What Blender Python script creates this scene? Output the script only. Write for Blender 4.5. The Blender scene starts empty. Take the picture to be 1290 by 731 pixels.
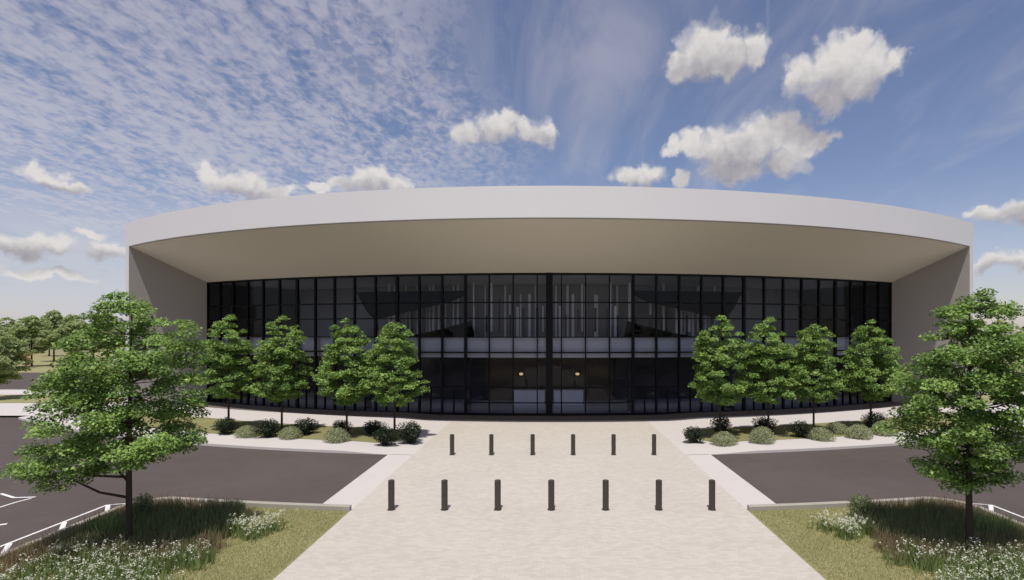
import bpy, bmesh, math, random
import numpy as np
from mathutils import Vector, Matrix
R = math.radians
sc = bpy.context.scene
C = sc.collection

# ------------------------------------------------------------------ camera
HC, FPX, VX, VY, IW, IH = 5.5, 680.0, 692.0, 420.0, 1290.0, 731.0
cam_d = bpy.data.cameras.new('camera'); cam = bpy.data.objects.new('camera', cam_d); C.objects.link(cam)
cam.location = (0, 0, HC); cam.rotation_euler = (R(90), 0, 0)
cam_d.sensor_width = 36.0; cam_d.lens = 36.0 * FPX / IW
cam_d.shift_x = -(VX - IW / 2) / IW; cam_d.shift_y = (VY - IH / 2) / IW
cam_d.clip_start = 0.1; cam_d.clip_end = 8000
sc.camera = cam

def gp(px, py, z=0.0):
    """pixel of a point lying on the level z -> its place"""
    Y = FPX * (HC - z) / (py - VY)
    return ((px - VX) / FPX * Y, Y)

# ------------------------------------------------------------------ sun, sky, exposure
SUN_EL, SUN_AZ, SUN_STRENGTH = 68.0, 6.0, 4.0     # azimuth: degrees the shadows turn towards +X away from +Y
SKY_STRENGTH = 0.105
sun_d = bpy.data.lights.new('sun', 'SUN'); sun = bpy.data.objects.new('sun', sun_d); C.objects.link(sun)
sun_d.energy = SUN_STRENGTH; sun_d.angle = R(0.5); sun_d.color = (1.0, 0.95, 0.88)
sdir = Vector((math.sin(R(SUN_AZ)) * math.cos(R(SUN_EL)), math.cos(R(SUN_AZ)) * math.cos(R(SUN_EL)), -math.sin(R(SUN_EL))))
sun.rotation_euler = sdir.to_track_quat('-Z', 'Y').to_euler(); sun.location = (-20, -60, 120)

world = bpy.data.worlds.new('World'); sc.world = world; world.use_nodes = True
W = world.node_tree; W.nodes.clear()
sc.view_settings.view_transform = 'Standard'; sc.view_settings.look = 'None'
sc.view_settings.gamma = 1.0; sc.view_settings.exposure = 0.0
sc.view_settings.use_curve_mapping = False
sc.cycles.use_denoising = True
sc.cycles.max_bounces = 8; sc.cycles.transparent_max_bounces = 16
sc.cycles.caustics_reflective = False; sc.cycles.caustics_refractive = False

class NT:
    """small helper for node trees"""
    def __init__(self, t): self.t = t
    def n(self, typ, **kw):
        nd = self.t.nodes.new(typ)
        for k, v in kw.items(): setattr(nd, k, v)
        return nd
    def put(self, sock, v):
        if v is None: return
        if hasattr(v, 'is_linked') or hasattr(v, 'links'): self.t.links.new(v, sock)
        else: sock.default_value = v
    def m(self, op, a, b=None, c=None, clamp=False):
        nd = self.n('ShaderNodeMath', operation=op, use_clamp=clamp)
        for i, v in enumerate((a, b, c)): self.put(nd.inputs[i], v)
        return nd.outputs[0]
    def v(self, op, a, b=None, c=None, out=0):
        nd = self.n('ShaderNodeVectorMath', operation=op)
        for i, v in enumerate((a, b, c)): self.put(nd.inputs[i], v)
        return nd.outputs[out]
    def noise(self, vec, scale, detail=3.0, rough=0.5, dist=0.0, lac=2.0, dim='3D'):
        nd = self.n('ShaderNodeTexNoise', noise_dimensions=dim)
        self.put(nd.inputs['Vector'], vec)
        nd.inputs['Scale'].default_value = scale; nd.inputs['Detail'].default_value = detail
        nd.inputs['Roughness'].default_value = rough; nd.inputs['Distortion'].default_value = dist
        nd.inputs['Lacunarity'].default_value = lac
        return nd.outputs['Fac']
    def ss(self, x, a, b, lo=0.0, hi=1.0):
        nd = self.n('ShaderNodeMapRange', interpolation_type='SMOOTHSTEP', clamp=True)
        self.put(nd.inputs[0], x)
        nd.inputs[1].default_value = a; nd.inputs[2].default_value = b
        nd.inputs[3].default_value = lo; nd.inputs[4].default_value = hi
        return nd.outputs[0]
    def mix(self, f, a, b, mode='MIX'):
        nd = self.n('ShaderNodeMix', data_type='RGBA', blend_type=mode)
        self.put(nd.inputs[0], f); self.put(nd.inputs[6], a); self.put(nd.inputs[7], b)
        return nd.outputs[2]

def rgb(r, g, b): return (r, g, b, 1.0)

def build_sky():
    T = NT(W)
    sky = T.n('ShaderNodeTexSky', sky_type='NISHITA', sun_disc=False)
    sky.sun_elevation = R(SUN_EL); sky.sun_rotation = R(180 + SUN_AZ)
    sky.air_density = 1.0; sky.dust_density = 0.6; sky.ozone_density = 2.0; sky.altitude = 100
    D = T.n('ShaderNodeTexCoord').outputs['Generated']
    sep = T.n('ShaderNodeSeparateXYZ'); T.put(sep.inputs[0], D)
    x, y, z = sep.outputs
    az = T.m('ARCTAN2', x, y); el = T.m('ARCSINE', z)
    cb = T.n('ShaderNodeCombineXYZ'); T.put(cb.inputs[0], az); T.put(cb.inputs[1], el); P = cb.outputs[0]
    def ae(px, py):
        dx, dz = (px - VX) / FPX, (VY - py) / FPX
        return math.atan2(dx, 1.0), math.atan2(dz, math.hypot(dx, 1.0))
    # ---- thin high cloud: noise laid on a flat layer far overhead
    inv = T.m('DIVIDE', 1.0, T.m('ADD', T.m('MAXIMUM', z, 0.0), 0.10))
    cq = T.n('ShaderNodeCombineXYZ'); T.put(cq.inputs[0], T.m('MULTIPLY', x, inv)); T.put(cq.inputs[1], T.m('MULTIPLY', y, inv)); Q = cq.outputs[0]
    def mapping(vec, rot, scale, loc=(0, 0, 0)):
        nd = T.n('ShaderNodeMapping'); T.put(nd.inputs[0], vec)
        nd.inputs['Location'].default_value = loc; nd.inputs['Rotation'].default_value = (0, 0, R(rot)); nd.inputs['Scale'].default_value = scale
        return nd.outputs[0]
    big = T.noise(mapping(Q, 0, (1, 0.6, 1), (3.1, 1.7, 0)), 0.8, 3, 0.5, 0.4)
    rip = T.noise(mapping(Q, -14, (2.3, 0.95, 1)), 4.2, 5, 0.60, 0.55)
    fine = T.noise(mapping(Q, 0, (1.5, 1, 1), (7, 2, 0)), 19, 4, 0.6, 0.4)
    wisp = T.noise(mapping(Q, -40, (1.9, 0.5, 1), (1.3, 4.4, 0)), 1.2, 6, 0.58, 1.2)
    leftm = T.ss(T.m('ADD', az, T.m('MULTIPLY', T.m('SUBTRACT', big, 0.5), 0.55)), 0.02, -0.30)
    rip2 = T.m('ADD', T.m('MULTIPLY', rip, 0.50), T.m('MULTIPLY', fine, 0.50))
    alto = T.m('MULTIPLY', T.ss(T.m('ADD', rip2, T.m('MULTIPLY', T.m('SUBTRACT', big, 0.5), 0.26)), 0.345, 0.61), leftm)
    ac, ec = ae(715, 50)
    dv = T.v('LENGTH', T.v('MULTIPLY_ADD', P, (1 / 0.36, 1 / 0.20, 0), (-ac / 0.36, -ec / 0.20, 0)), out=1)
    sheet = T.m('MULTIPLY', T.ss(dv, 1.15, 0.1), T.ss(wisp, 0.30, 0.66))
    wspm = T.m('MULTIPLY', T.ss(wisp, 0.44, 0.80), 0.50)
    thin = T.m('MAXIMUM', T.m('MULTIPLY', alto, 0.84), T.m('MAXIMUM', wspm, T.m('MULTIPLY', sheet, 0.62)))
    low = T.m('MULTIPLY', T.ss(el, 0.26, 0.10), T.m('MULTIPLY', T.ss(az, 0.2, -0.5, 0.35, 1.0), T.ss(T.noise(P, 9, 5, 0.6, 0.3, dim='2D'), 0.24, 0.60)))
    thin = T.m('MAXIMUM', thin, T.m('MULTIPLY', low, 0.82))
    # a vertical contrail
    a0 = ae(964, 0)[0]
    con = T.m('MULTIPLY', T.ss(T.m('ABSOLUTE', T.m('SUBTRACT', az, a0 + 0.004)), 0.0055, 0.001), T.m('MULTIPLY', T.ss(el, 0.29, 0.42), 0.18))
    thin = T.m('MAXIMUM', thin, con)
    # ---- heaped clouds: (puffs) and (one broad ellipse for each cloud, for its grey underside)
    puffs = [(858, 82, 22, 17), (890, 60, 36, 28), (922, 70, 30, 22), (950, 60, 18, 20), (900, 84, 45, 16),
             (1010, 95, 24, 22), (1055, 84, 46, 34), (1078, 58, 26, 17), (1045, 122, 26, 22), (1098, 84, 34, 22), (1126, 76, 22, 15), (1076, 106, 34, 20),
             (852, 187, 14, 11), (872, 178, 18, 18), (905, 188, 34, 24), (925, 205, 46, 25), (950, 180, 38, 30), (978, 164, 32, 24), (1008, 180, 28, 24), (1034, 176, 18, 13), (990, 205, 30, 18),
             (590, 168, 22, 13), (618, 160, 24, 16), (640, 155, 20, 16), (662, 164, 20, 13), (684, 169, 18, 17),
             (262, 220, 18, 16), (288, 231, 26, 16), (322, 236, 28, 16), (350, 244, 22, 9),
             (402, 237, 18, 8), (432, 233, 24, 9), (470, 226, 30, 16), (498, 232, 24, 12),
             (792, 224, 22, 13), (814, 221, 26, 14), (858, 226, 9, 10),
             (58, 224, 26, 12), (88, 231, 24, 8),
             (1238, 272, 28, 9), (1285, 266, 40, 14), (1250, 331, 28, 10), (1292, 326, 36, 13),
             (20, 312, 46, 13), (66, 307, 36, 13), (118, 295, 24, 9), (135, 318, 34, 14), (60, 346, 60, 8), (-80, 330, 60, 16), (1440, 290, 60, 20)]
    under = [(895, 108, 85, 36), (1050, 142, 90, 46), (930, 226, 90, 44), (640, 190, 80, 24), (310, 256, 70, 22), (470, 246, 50, 18), (810, 244, 50, 18),
             (75, 240, 50, 10), (1265, 284, 70, 16), (1275, 342, 70, 14), (80, 328, 120, 18)]
    w1 = T.n('ShaderNodeTexNoise', noise_dimensions='2D'); T.put(w1.inputs['Vector'], P)
    w1.inputs['Scale'].default_value = 30; w1.inputs['Detail'].default_value = 4; w1.inputs['Roughness'].default_value = 0.54
    Pw = T.v('ADD', P, T.v('MULTIPLY', T.v('SUBTRACT', w1.outputs['Color'], (0.5, 0.5, 0.5)), (0.046, 0.042, 0.0)))
    def field(vec, lst, k):
        cur = None
        for (px, py, rx, ry) in lst:
            a, e = ae(px, py); ix, iy = FPX / (rx * 1.06 * math.cos(a) ** 2), FPX / (ry * 1.06 * math.cos(a))
            d = T.v('LENGTH', T.v('MULTIPLY_ADD', vec, (ix, iy, 0), (-a * ix, -e * iy, 0)), out=1)
            cur = d if cur is None else T.m('SMOOTH_MIN', cur, d, k)
        return T.m('SUBTRACT', 1.0, cur)
    vor = T.n('ShaderNodeTexVoronoi', feature='SMOOTH_F1', voronoi_dimensions='2D'); T.put(vor.inputs['Vector'], Pw)
    vor.inputs['Scale'].default_value = 46; vor.inputs['Smoothness'].default_value = 0.7
    bil = T.m('SUBTRACT', 0.45, vor.outputs['Distance'])
    F = T.m('ADD', field(Pw, puffs, 0.22), T.m('MULTIPLY', bil, 0.34))
    U = field(T.v('ADD', P, T.v('MULTIPLY', T.v('SUBTRACT', Pw, P), (0.7, 0.7, 0))), under, 0.1)
    cum = T.ss(F, -0.16, 0.50)
    cum = T.m('MULTIPLY', cum, 0.96)
    soft = T.noise(P, 55, 4, 0.55, 0.2, dim='2D')
    shade = T.m('ADD', T.m('MULTIPLY', T.ss(U, -0.35, 0.65), 0.85), T.m('MULTIPLY', T.m('SUBTRACT', soft, 0.5), 0.55))
    shade = T.m('ADD', shade, T.m('MULTIPLY', bil, -0.30), clamp=True)
    ccol = T.mix(shade, rgb(0.74, 0.71, 0.69), rgb(0.34, 0.325, 0.36))
    S = 1.0 / SKY_STRENGTH
    def scl(col): return T.mix(1.0, col, rgb(S, S, S), 'MULTIPLY')
    base = T.mix(1.0, sky.outputs[0], rgb(1.09, 0.945, 0.99), 'MULTIPLY')
    c1 = T.mix(thin, base, scl(T.mix(T.ss(el, 0.0, 0.55), rgb(0.58, 0.59, 0.66), rgb(0.435, 0.43, 0.52))))
    c2 = T.mix(cum, c1, scl(ccol))
    bg = T.n('ShaderNodeBackground'); T.put(bg.inputs[0], c2); bg.inputs[1].default_value = SKY_STRENGTH
    out = T.n('ShaderNodeOutputWorld'); W.links.new(bg.outputs[0], out.inputs[0])
    world.cycles.sampling_method = 'MANUAL'; world.cycles.sample_map_resolution = 256
build_sky()

# ------------------------------------------------------------------ materials
def material(name):
    m = bpy.data.materials.new(name); m.use_nodes = True
    t = NT(m.node_tree); b = m.node_tree.nodes['Principled BSDF']
    return m, t, b

def mat_plain(name, col, rough=0.6, vary=0.06, scale=2.0, bump=0.0, bscale=60.0, metallic=0.0, spec=0.5):
    m, t, b = material(name)
    co = t.n('ShaderNodeTexCoord').outputs['Object']
    n1 = t.noise(co, scale, 5, 0.6); n2 = t.noise(co, scale * 14, 3, 0.6)
    f = t.m('ADD', t.m('MULTIPLY', t.m('SUBTRACT', n1, 0.5), 2 * vary), t.m('ADD', 1.0, t.m('MULTIPLY', t.m('SUBTRACT', n2, 0.5), vary)))
    cc = t.n('ShaderNodeCombineColor'); [t.put(cc.inputs[i], f) for i in range(3)]
    t.put(b.inputs['Base Color'], t.mix(1.0, rgb(*col), cc.outputs[0], 'MULTIPLY'))
    b.inputs['Roughness'].default_value = rough; b.inputs['Metallic'].default_value = metallic
    b.inputs['Specular IOR Level'].default_value = spec
    if bump:
        bp = t.n('ShaderNodeBump'); bp.inputs['Strength'].default_value = bump; bp.inputs['Distance'].default_value = 0.01
        t.put(bp.inputs['Height'], t.noise(co, bscale, 4, 0.6)); t.put(b.inputs['Normal'], bp.outputs[0])
    return m

def mat_pavers(name, col_a, col_b, mortar, bw=0.20, bh=0.10):
    m, t, b = material(name)
    co = t.n('ShaderNodeTexCoord').outputs['Object']
    br = t.n('ShaderNodeTexBrick'); t.put(br.inputs['Vector'], co)
    br.inputs['Color1'].default_value = rgb(*col_a); br.inputs['Color2'].default_value = rgb(*col_b); br.inputs['Mortar'].default_value = rgb(*mortar)
    br.inputs['Scale'].default_value = 1.0; br.inputs['Brick Width'].default_value = bw; br.inputs['Row Height'].default_value = bh
    br.inputs['Mortar Size'].default_value = 0.004; br.inputs['Bias'].default_value = -0.1
    stain = t.noise(co, 0.35, 4, 0.6); mid = t.noise(co, 3.0, 4, 0.6)
    f = t.m('ADD', t.m('MULTIPLY', t.m('SUBTRACT', stain, 0.5), 0.16), t.m('ADD', 1.0, t.m('MULTIPLY', t.m('SUBTRACT', mid, 0.5), 0.16)))
    cc = t.n('ShaderNodeCombineColor'); [t.put(cc.inputs[i], f) for i in range(3)]
    t.put(b.inputs['Base Color'], t.mix(1.0, br.outputs[0], cc.outputs[0], 'MULTIPLY'))
    b.inputs['Roughness'].default_value = 0.85; b.inputs['Specular IOR Level'].default_value = 0.25
    bp = t.n('ShaderNodeBump'); bp.inputs['Strength'].default_value = 0.35; bp.inputs['Distance'].default_value = 0.004; bp.invert = True
    t.put(bp.inputs['Height'], br.outputs['Fac']); t.put(b.inputs['Normal'], bp.outputs[0])
    return m

def mat_leaf(name, dark, light, trans=0.35, rough=0.5):
    m = bpy.data.materials.new(name); m.use_nodes = True
    t = NT(m.node_tree); m.node_tree.nodes.clear()
    at = t.n('ShaderNodeAttribute', attribute_name='tone').outputs['Fac']
    col = t.mix(at, rgb(*dark), rgb(*light))
    d = t.n('ShaderNodeBsdfPrincipled'); t.put(d.inputs['Base Color'], col); d.inputs['Roughness'].default_value = rough
    d.inputs['Specular IOR Level'].default_value = 0.35
    tr = t.n('ShaderNodeBsdfTranslucent'); t.put(tr.inputs[0], t.mix(1.0, col, rgb(1.2, 1.25, 0.7), 'MULTIPLY'))
    mx = t.n('ShaderNodeMixShader'); mx.inputs[0].default_value = trans
    t.t.links.new(d.outputs[0], mx.inputs[1]); t.t.links.new(tr.outputs[0], mx.inputs[2])
    o = t.n('ShaderNodeOutputMaterial'); t.t.links.new(mx.outputs[0], o.inputs[0])
    return m

def mat_ground(name, a, b_, scale=0.6, rough=0.95, fine=30.0):
    m, t, b = material(name)
    co = t.n('ShaderNodeTexCoord').outputs['Object']
    n1 = t.noise(co, scale, 5, 0.6, 0.3); n2 = t.noise(co, fine, 4, 0.7)
    f = t.m('ADD', t.m('MULTIPLY', n1, 0.55), t.m('MULTIPLY', n2, 0.45))
    t.put(b.inputs['Base Color'], t.mix(t.ss(f, 0.32, 0.68), rgb(*a), rgb(*b_)))
    b.inputs['Roughness'].default_value = rough; b.inputs['Specular IOR Level'].default_value = 0.1
    bp = t.n('ShaderNodeBump'); bp.inputs['Strength'].default_value = 0.8; bp.inputs['Distance'].default_value = 0.03
    t.put(bp.inputs['Height'], n2); t.put(b.inputs['Normal'], bp.outputs[0])
    return m

def mat_asphalt():
    m, t, b = material('asphalt')
    co = t.n('ShaderNodeTexCoord').outputs['Object']
    n1 = t.noise(co, 0.16, 5, 0.6, 0.4); n2 = t.noise(co, 45, 3, 0.7); n3 = t.noise(co, 1.4, 5, 0.65)
    f = t.m('ADD', t.m('ADD', t.m('MULTIPLY', n1, 0.45), t.m('MULTIPLY', n2, 0.3)), t.m('MULTIPLY', n3, 0.25))
    t.put(b.inputs['Base Color'], t.mix(t.ss(f, 0.3, 0.7), rgb(0.080, 0.065, 0.060), rgb(0.110, 0.091, 0.085)))
    b.inputs['Roughness'].default_value = 0.9; b.inputs['Specular IOR Level'].default_value = 0.2
    bp = t.n('ShaderNodeBump'); bp.inputs['Strength'].default_value = 0.4; bp.inputs['Distance'].default_value = 0.006
    t.put(bp.inputs['Height'], n2); t.put(b.inputs['Normal'], bp.outputs[0])
    return m

def mat_glass(name, tint, refl=1.0):
    m = bpy.data.materials.new(name); m.use_nodes = True
    t = NT(m.node_tree); m.node_tree.nodes.clear()
    tr = t.n('ShaderNodeBsdfTransparent'); tr.inputs[0].default_value = rgb(*tint)
    gl = t.n('ShaderNodeBsdfGlossy'); gl.inputs['Roughness'].default_value = 0.015; gl.inputs[0].default_value = rgb(refl * 0.9, refl * 0.95, refl)
    fr = t.n('ShaderNodeFresnel'); fr.inputs[0].default_value = 1.5
    mx = t.n('ShaderNodeMixShader'); t.put(mx.inputs[0], fr.outputs[0])
    t.t.links.new(tr.outputs[0], mx.inputs[1]); t.t.links.new(gl.outputs[0], mx.inputs[2])
    o = t.n('ShaderNodeOutputMaterial'); t.t.links.new(mx.outputs[0], o.inputs[0])
    return m

def mat_emit(name, col, s):
    m, t, b = material(name)
    b.inputs['Base Color'].default_value = rgb(*col); b.inputs['Emission Color'].default_value = rgb(*col); b.inputs['Emission Strength'].default_value = s
    return m

M = dict(
    pavers=mat_pavers('cream_pavers', (0.535, 0.49, 0.43), (0.468, 0.43, 0.378), (0.44, 0.40, 0.355)),
    concrete=mat_plain('concrete', (0.55, 0.512, 0.488), 0.85, 0.05, 0.8, 0.2, 50, spec=0.2),
    kerb=mat_plain('kerb_concrete', (0.37, 0.34, 0.295), 0.85, 0.10, 2.0, 0.3, 60, spec=0.2),
    asphalt=mat_asphalt(),
    lawn=mat_ground('lawn_soil', (0.25, 0.235, 0.115), (0.34, 0.315, 0.165)),
    field=mat_ground('field_grass', (0.22, 0.21, 0.10), (0.32, 0.29, 0.17), 0.05, fine=2.0),
    mulch=mat_ground('planting_soil', (0.055, 0.042, 0.028), (0.12, 0.095, 0.06), 1.2, fine=40.0),
    bedgrass=mat_ground('bed_grass', (0.19, 0.185, 0.085), (0.29, 0.27, 0.13)),
    paint=mat_plain('road_paint', (0.74, 0.73, 0.72), 0.7, 0.12, 4.0, spec=0.3),
    white=mat_plain('white_cladding', (0.72, 0.70, 0.705), 0.55, 0.02, 0.3, spec=0.3),
    soffit=mat_plain('soffit_plaster', (0.70, 0.65, 0.56), 0.8, 0.012, 0.3, spec=0.2),
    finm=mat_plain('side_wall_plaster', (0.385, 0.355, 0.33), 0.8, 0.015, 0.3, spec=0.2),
    dark=mat_plain('dark_metal', (0.005, 0.005, 0.007), 0.5, 0.1, 3.0, spec=0.15),
    slab=mat_plain('slab_edge', (0.62, 0.62, 0.66), 0.6, 0.03, 1.0),
    ceil=mat_plain('lobby_ceiling', (0.80, 0.74, 0.64), 0.8, 0.04, 1.0),
    slat=mat_plain('pale_slat', (0.85, 0.84, 0.84), 0.6, 0.05, 1.0),
    slat_dark=mat_plain('charcoal_slat', (0.05, 0.05, 0.055), 0.6, 0.05, 1.0),
    wall_dark=mat_plain('dark_lobby_wall', (0.05, 0.05, 0.06), 0.7, 0.1, 1.0),
    wall_grey=mat_plain('grey_lobby_wall', (0.30, 0.30, 0.31), 0.7, 0.1, 1.0),
    bulk=mat_plain('black_bulkhead', (0.004, 0.004, 0.006), 0.9, 0.1, 1.0, spec=0.0),
    wood=mat_plain('brown_wood', (0.085, 0.055, 0.036), 0.6, 0.2, 1.5),
    floor=mat_plain('lobby_floor', (0.74, 0.74, 0.80), 0.35, 0.04, 1.0),
    desk=mat_plain('desk_white', (0.80, 0.80, 0.86), 0.4, 0.03, 1.0),
    lamp=mat_emit('lamp_glow', (1.0, 0.72, 0.36), 0.55),
    glass=mat_glass('tinted_glass', (0.93, 0.94, 1.0), 0.38),
    overhang_shade=mat_plain('painted_shade_brown', (0.165, 0.135, 0.115), 0.8, 0.08, 1.5, 0.2, 40, spec=0.2),  # dark brown that paints in the shade under the roof overhang
    bronze=mat_plain('bronze_paint', (0.062, 0.052, 0.042), 0.45, 0.12, 6.0, 0.1, 80, metallic=0.3),
    bark=mat_plain('bark', (0.060, 0.045, 0.036), 0.9, 0.25, 8.0, 0.8, 40, spec=0.1),
    leaf_near=mat_leaf('maple_leaf', (0.050, 0.108, 0.022), (0.34, 0.50, 0.13), 0.28),
    leaf_row=mat_leaf('linden_leaf', (0.055, 0.115, 0.024), (0.36, 0.52, 0.135), 0.28),
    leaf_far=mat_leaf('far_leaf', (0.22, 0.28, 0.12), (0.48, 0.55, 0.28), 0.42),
    leaf_orange=mat_leaf('orange_leaf', (0.30, 0.13, 0.035), (0.48, 0.26, 0.09)),
    shrub_dark=mat_leaf('dark_shrub_leaf', (0.010, 0.018, 0.009), (0.034, 0.050, 0.021), 0.2),
    shrub_sage=mat_leaf('sage_shrub_leaf', (0.26, 0.28, 0.16), (0.42, 0.44, 0.27), 0.3),
    blade=mat_leaf('lawn_blade', (0.33, 0.315, 0.145), (0.51, 0.48, 0.255), 0.3),
    tall=mat_leaf('tall_grass_blade', (0.11, 0.14, 0.062), (0.28, 0.325, 0.15), 0.4),
    tan=mat_leaf('dry_grass_blade', (0.19, 0.13, 0.085), (0.37, 0.28, 0.19), 0.3),
    petal=mat_leaf('white_petal', (0.55, 0.55, 0.46), (0.80, 0.80, 0.72), 0.35),
    stemm=mat_leaf('flower_stem', (0.12, 0.17, 0.055), (0.28, 0.36, 0.14), 0.3),
)

# ------------------------------------------------------------------ helpers
def tag(o, label=None, cat=None, group=None, kind=None):
    if label: o['label'] = label
    if cat: o['category'] = cat
    if group: o['group'] = group
    if kind: o['kind'] = kind
    return o

def link(name, me, mat=None, parent=None, loc=None, smooth=False):
    o = bpy.data.objects.new(name, me); C.objects.link(o)
    if mat is not None and not me.materials: me.materials.append(mat)
    if parent is not None: o.parent = parent
    if loc is not None: o.location = loc
    if smooth and len(me.polygons): me.polygons.foreach_set('use_smooth', [True] * len(me.polygons))
    return o

def pymesh(name, v, f):
    me = bpy.data.meshes.new(name); me.from_pydata([tuple(p) for p in v], [], [tuple(q) for q in f]); me.update(); return me

def fixn(me):
    bm = bmesh.new(); bm.from_mesh(me); bmesh.ops.recalc_face_normals(bm, faces=bm.faces); bm.to_mesh(me); bm.free(); return me

def empty(name, loc=(0, 0, 0), rz=0.0):
    o = bpy.data.objects.new(name, None); C.objects.link(o); o.location = loc; o.rotation_euler = (0, 0, rz); o.empty_display_size = 0.3; return o

def box_mesh(name, x0, x1, y0, y1, z0, z1, bevel=0.0):
    bm = bmesh.new()
    bmesh.ops.create_cube(bm, size=1.0, matrix=Matrix.Translation(((x0 + x1) / 2, (y0 + y1) / 2, (z0 + z1) / 2)) @ Matrix.Diagonal((x1 - x0, y1 - y0, z1 - z0, 1)))
    if bevel: bmesh.ops.bevel(bm, geom=bm.edges[:], offset=bevel, segments=2, affect='EDGES', profile=0.5)
    me = bpy.data.meshes.new(name); bm.to_mesh(me); bm.free(); return me

def tubes_mesh(name, chains, n=8):
    """chains: list of [(point, radius), ...] joined into one mesh of tapered tubes"""
    V, F = [], []
    if not isinstance(chains[0], list): chains = [chains]
    for ch in chains:
        k0 = len(V); L = len(ch)
        for i, (p, r) in enumerate(ch):
            p = Vector(p)
            d = (Vector(ch[min(i + 1, L - 1)][0]) - Vector(ch[max(i - 1, 0)][0])).normalized()
            a = d.cross(Vector((0.13, 0.99, 0.05)))
            if a.length < 1e-3: a = d.cross(Vector((1, 0, 0)))
            a.normalize(); b = d.cross(a)
            for j in range(n):
                t = 2 * math.pi * j / n
                V.append(p + (a * math.cos(t) + b * math.sin(t)) * r)
        for i in range(L - 1):
            for j in range(n):
                F.append((k0 + i * n + j, k0 + i * n + (j + 1) % n, k0 + (i + 1) * n + (j + 1) % n, k0 + (i + 1) * n + j))
        F.append(tuple(k0 + j for j in range(n))[::-1]); F.append(tuple(k0 + (L - 1) * n + j for j in range(n)))
    return pymesh(name, V, F)

def quads_mesh(name, V, tone):
    """V: (n,4,3) array of quads, tone: (n,) value per quad"""
    n = len(V); me = bpy.data.meshes.new(name)
    me.vertices.add(4 * n); me.vertices.foreach_set('co', V.reshape(-1).astype(np.float32))
    me.loops.add(4 * n); me.loops.foreach_set('vertex_index', np.arange(4 * n, dtype=np.int32))
    me.polygons.add(n); me.polygons.foreach_set('loop_start', np.arange(0, 4 * n, 4, dtype=np.int32))
    me.polygons.foreach_set('loop_total', np.full(n, 4, dtype=np.int32))
    at = me.attributes.new('tone', 'FLOAT', 'POINT'); at.data.foreach_set('value', np.repeat(tone, 4).astype(np.float32))
    me.update(); me.validate(); return me

def nrm(a): return a / np.maximum(np.linalg.norm(a, axis=1, keepdims=True), 1e-9)

def leaves(rng, pts, size, up=0.9, jit=0.8, outw=None, aspect=0.62):
    n = len(pts)
    nv = np.tile(np.array([[0, 0, up]]), (n, 1)) + rng.normal(0, jit, (n, 3))
    if outw is not None: nv += outw
    nv = nrm(nv); t = nrm(np.cross(nv, rng.normal(0, 1, (n, 3)))); b = np.cross(nv, t)
    s = size * rng.uniform(0.6, 1.3, (n, 1))
    q = np.stack([pts - t * s * 0.5, pts + b * s * aspect * 0.5 - nv * s * 0.10, pts + t * s * 0.5 - nv * s * 0.05, pts - b * s * aspect * 0.5 - nv * s * 0.10], axis=1)
    return q

def in_ball(rng, n):
    p = nrm(rng.normal(0, 1, (n, 3))); return p * rng.uniform(0, 1, (n, 1)) ** (1 / 2.4)

def arc(R_, cy, x, sign=-1): return cy + sign * math.sqrt(R_ * R_ - x * x)

# ------------------------------------------------------------------ ground, roads, paving
RC = 84.0                        # the road bends round (0, RC)
R_FAR, R_NEAR = 60.0, 67.5       # far and near kerb of the road
PX, AX = 6.15, 7.3               # half widths of the paved walk and of the crossing with its aprons

def disc(name, rad, z, mat, seg=96):
    v = [(0, 0, z)] + [(rad * math.cos(2 * math.pi * i / seg), rad * math.sin(2 * math.pi * i / seg), z) for i in range(seg)]
    return link(name, pymesh(name, v, [(0, i + 1, (i + 1) % seg + 1) for i in range(seg)]), mat)
tag(disc('ground', 4000, -0.06, M['field']), kind='structure')

def polar_sheet(name, r0, r1, a0, a1, nr, na, zf, mat, thick=0.0):
    v, f = [], []
    for i in range(nr + 1):
        r = r0 + (r1 - r0) * i / nr
        for j in range(na + 1):
            a = a0 + (a1 - a0) * j / na
            x, y = r * math.sin(a), RC - r * math.cos(a); v.append((x, y, zf(x, y)))
    w = na + 1
    for i in range(nr):
        for j in range(na): f.append((i * w + j, (i + 1) * w + j, (i + 1) * w + j + 1, i * w + j + 1))
    if thick:     # an upright kerb face along the outer edge
        k = len(v)
        for j in range(w): x, y, z = v[nr * w + j]; v.append((x, y, z - thick))
        for j in range(na): f.append((nr * w + j, k + j, k + j + 1, nr * w + j + 1))
    return link(name, pymesh(name, v, f), mat)

tag(polar_sheet('asphalt_road', R_FAR - 1.0, 118, R(-66), R(66), 6, 120, lambda x, y: 0.0, M['asphalt']), kind='structure')

def sstep(t): t = min(1, max(0, t)); return t * t * (3 - 2 * t)
def zwalk(x, y): return 0.012 + 0.105 * sstep((abs(x) - AX) / 2.6)
# the paved walk, from behind the camera to the doors
def strip(name, x0, x1, y0, y1f, z, mat, n=24):
    v, f = [], []
    for i in range(n + 1):
        x = x0 + (x1 - x0) * i / n
        v += [(x, y0 if not callable(y0) else y0(x), z), (x, y1f(x), z)]
    f = [(2 * i, 2 * i + 2, 2 * i + 3, 2 * i + 1) for i in range(n)]
    return link(name, pymesh(name, v, f), mat)
GR, GCY = 57.0, 35.8 + 57.0       # plan circle of the glass wall
tag(strip('paved_walk', -PX, PX, -14.0, lambda x: arc(GR, GCY, x) + 0.4, 0.016, M['pavers']), kind='structure')
for s in (-1, 1):
    a, b = sorted((s * PX, s * AX))
    tag(strip('crossing_apron', a, b, lambda x: arc(R_NEAR, RC, x) - 0.02, lambda x: arc(R_FAR, RC, x) + 0.05, 0.012, M['concrete'], 8), kind='structure')
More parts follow.
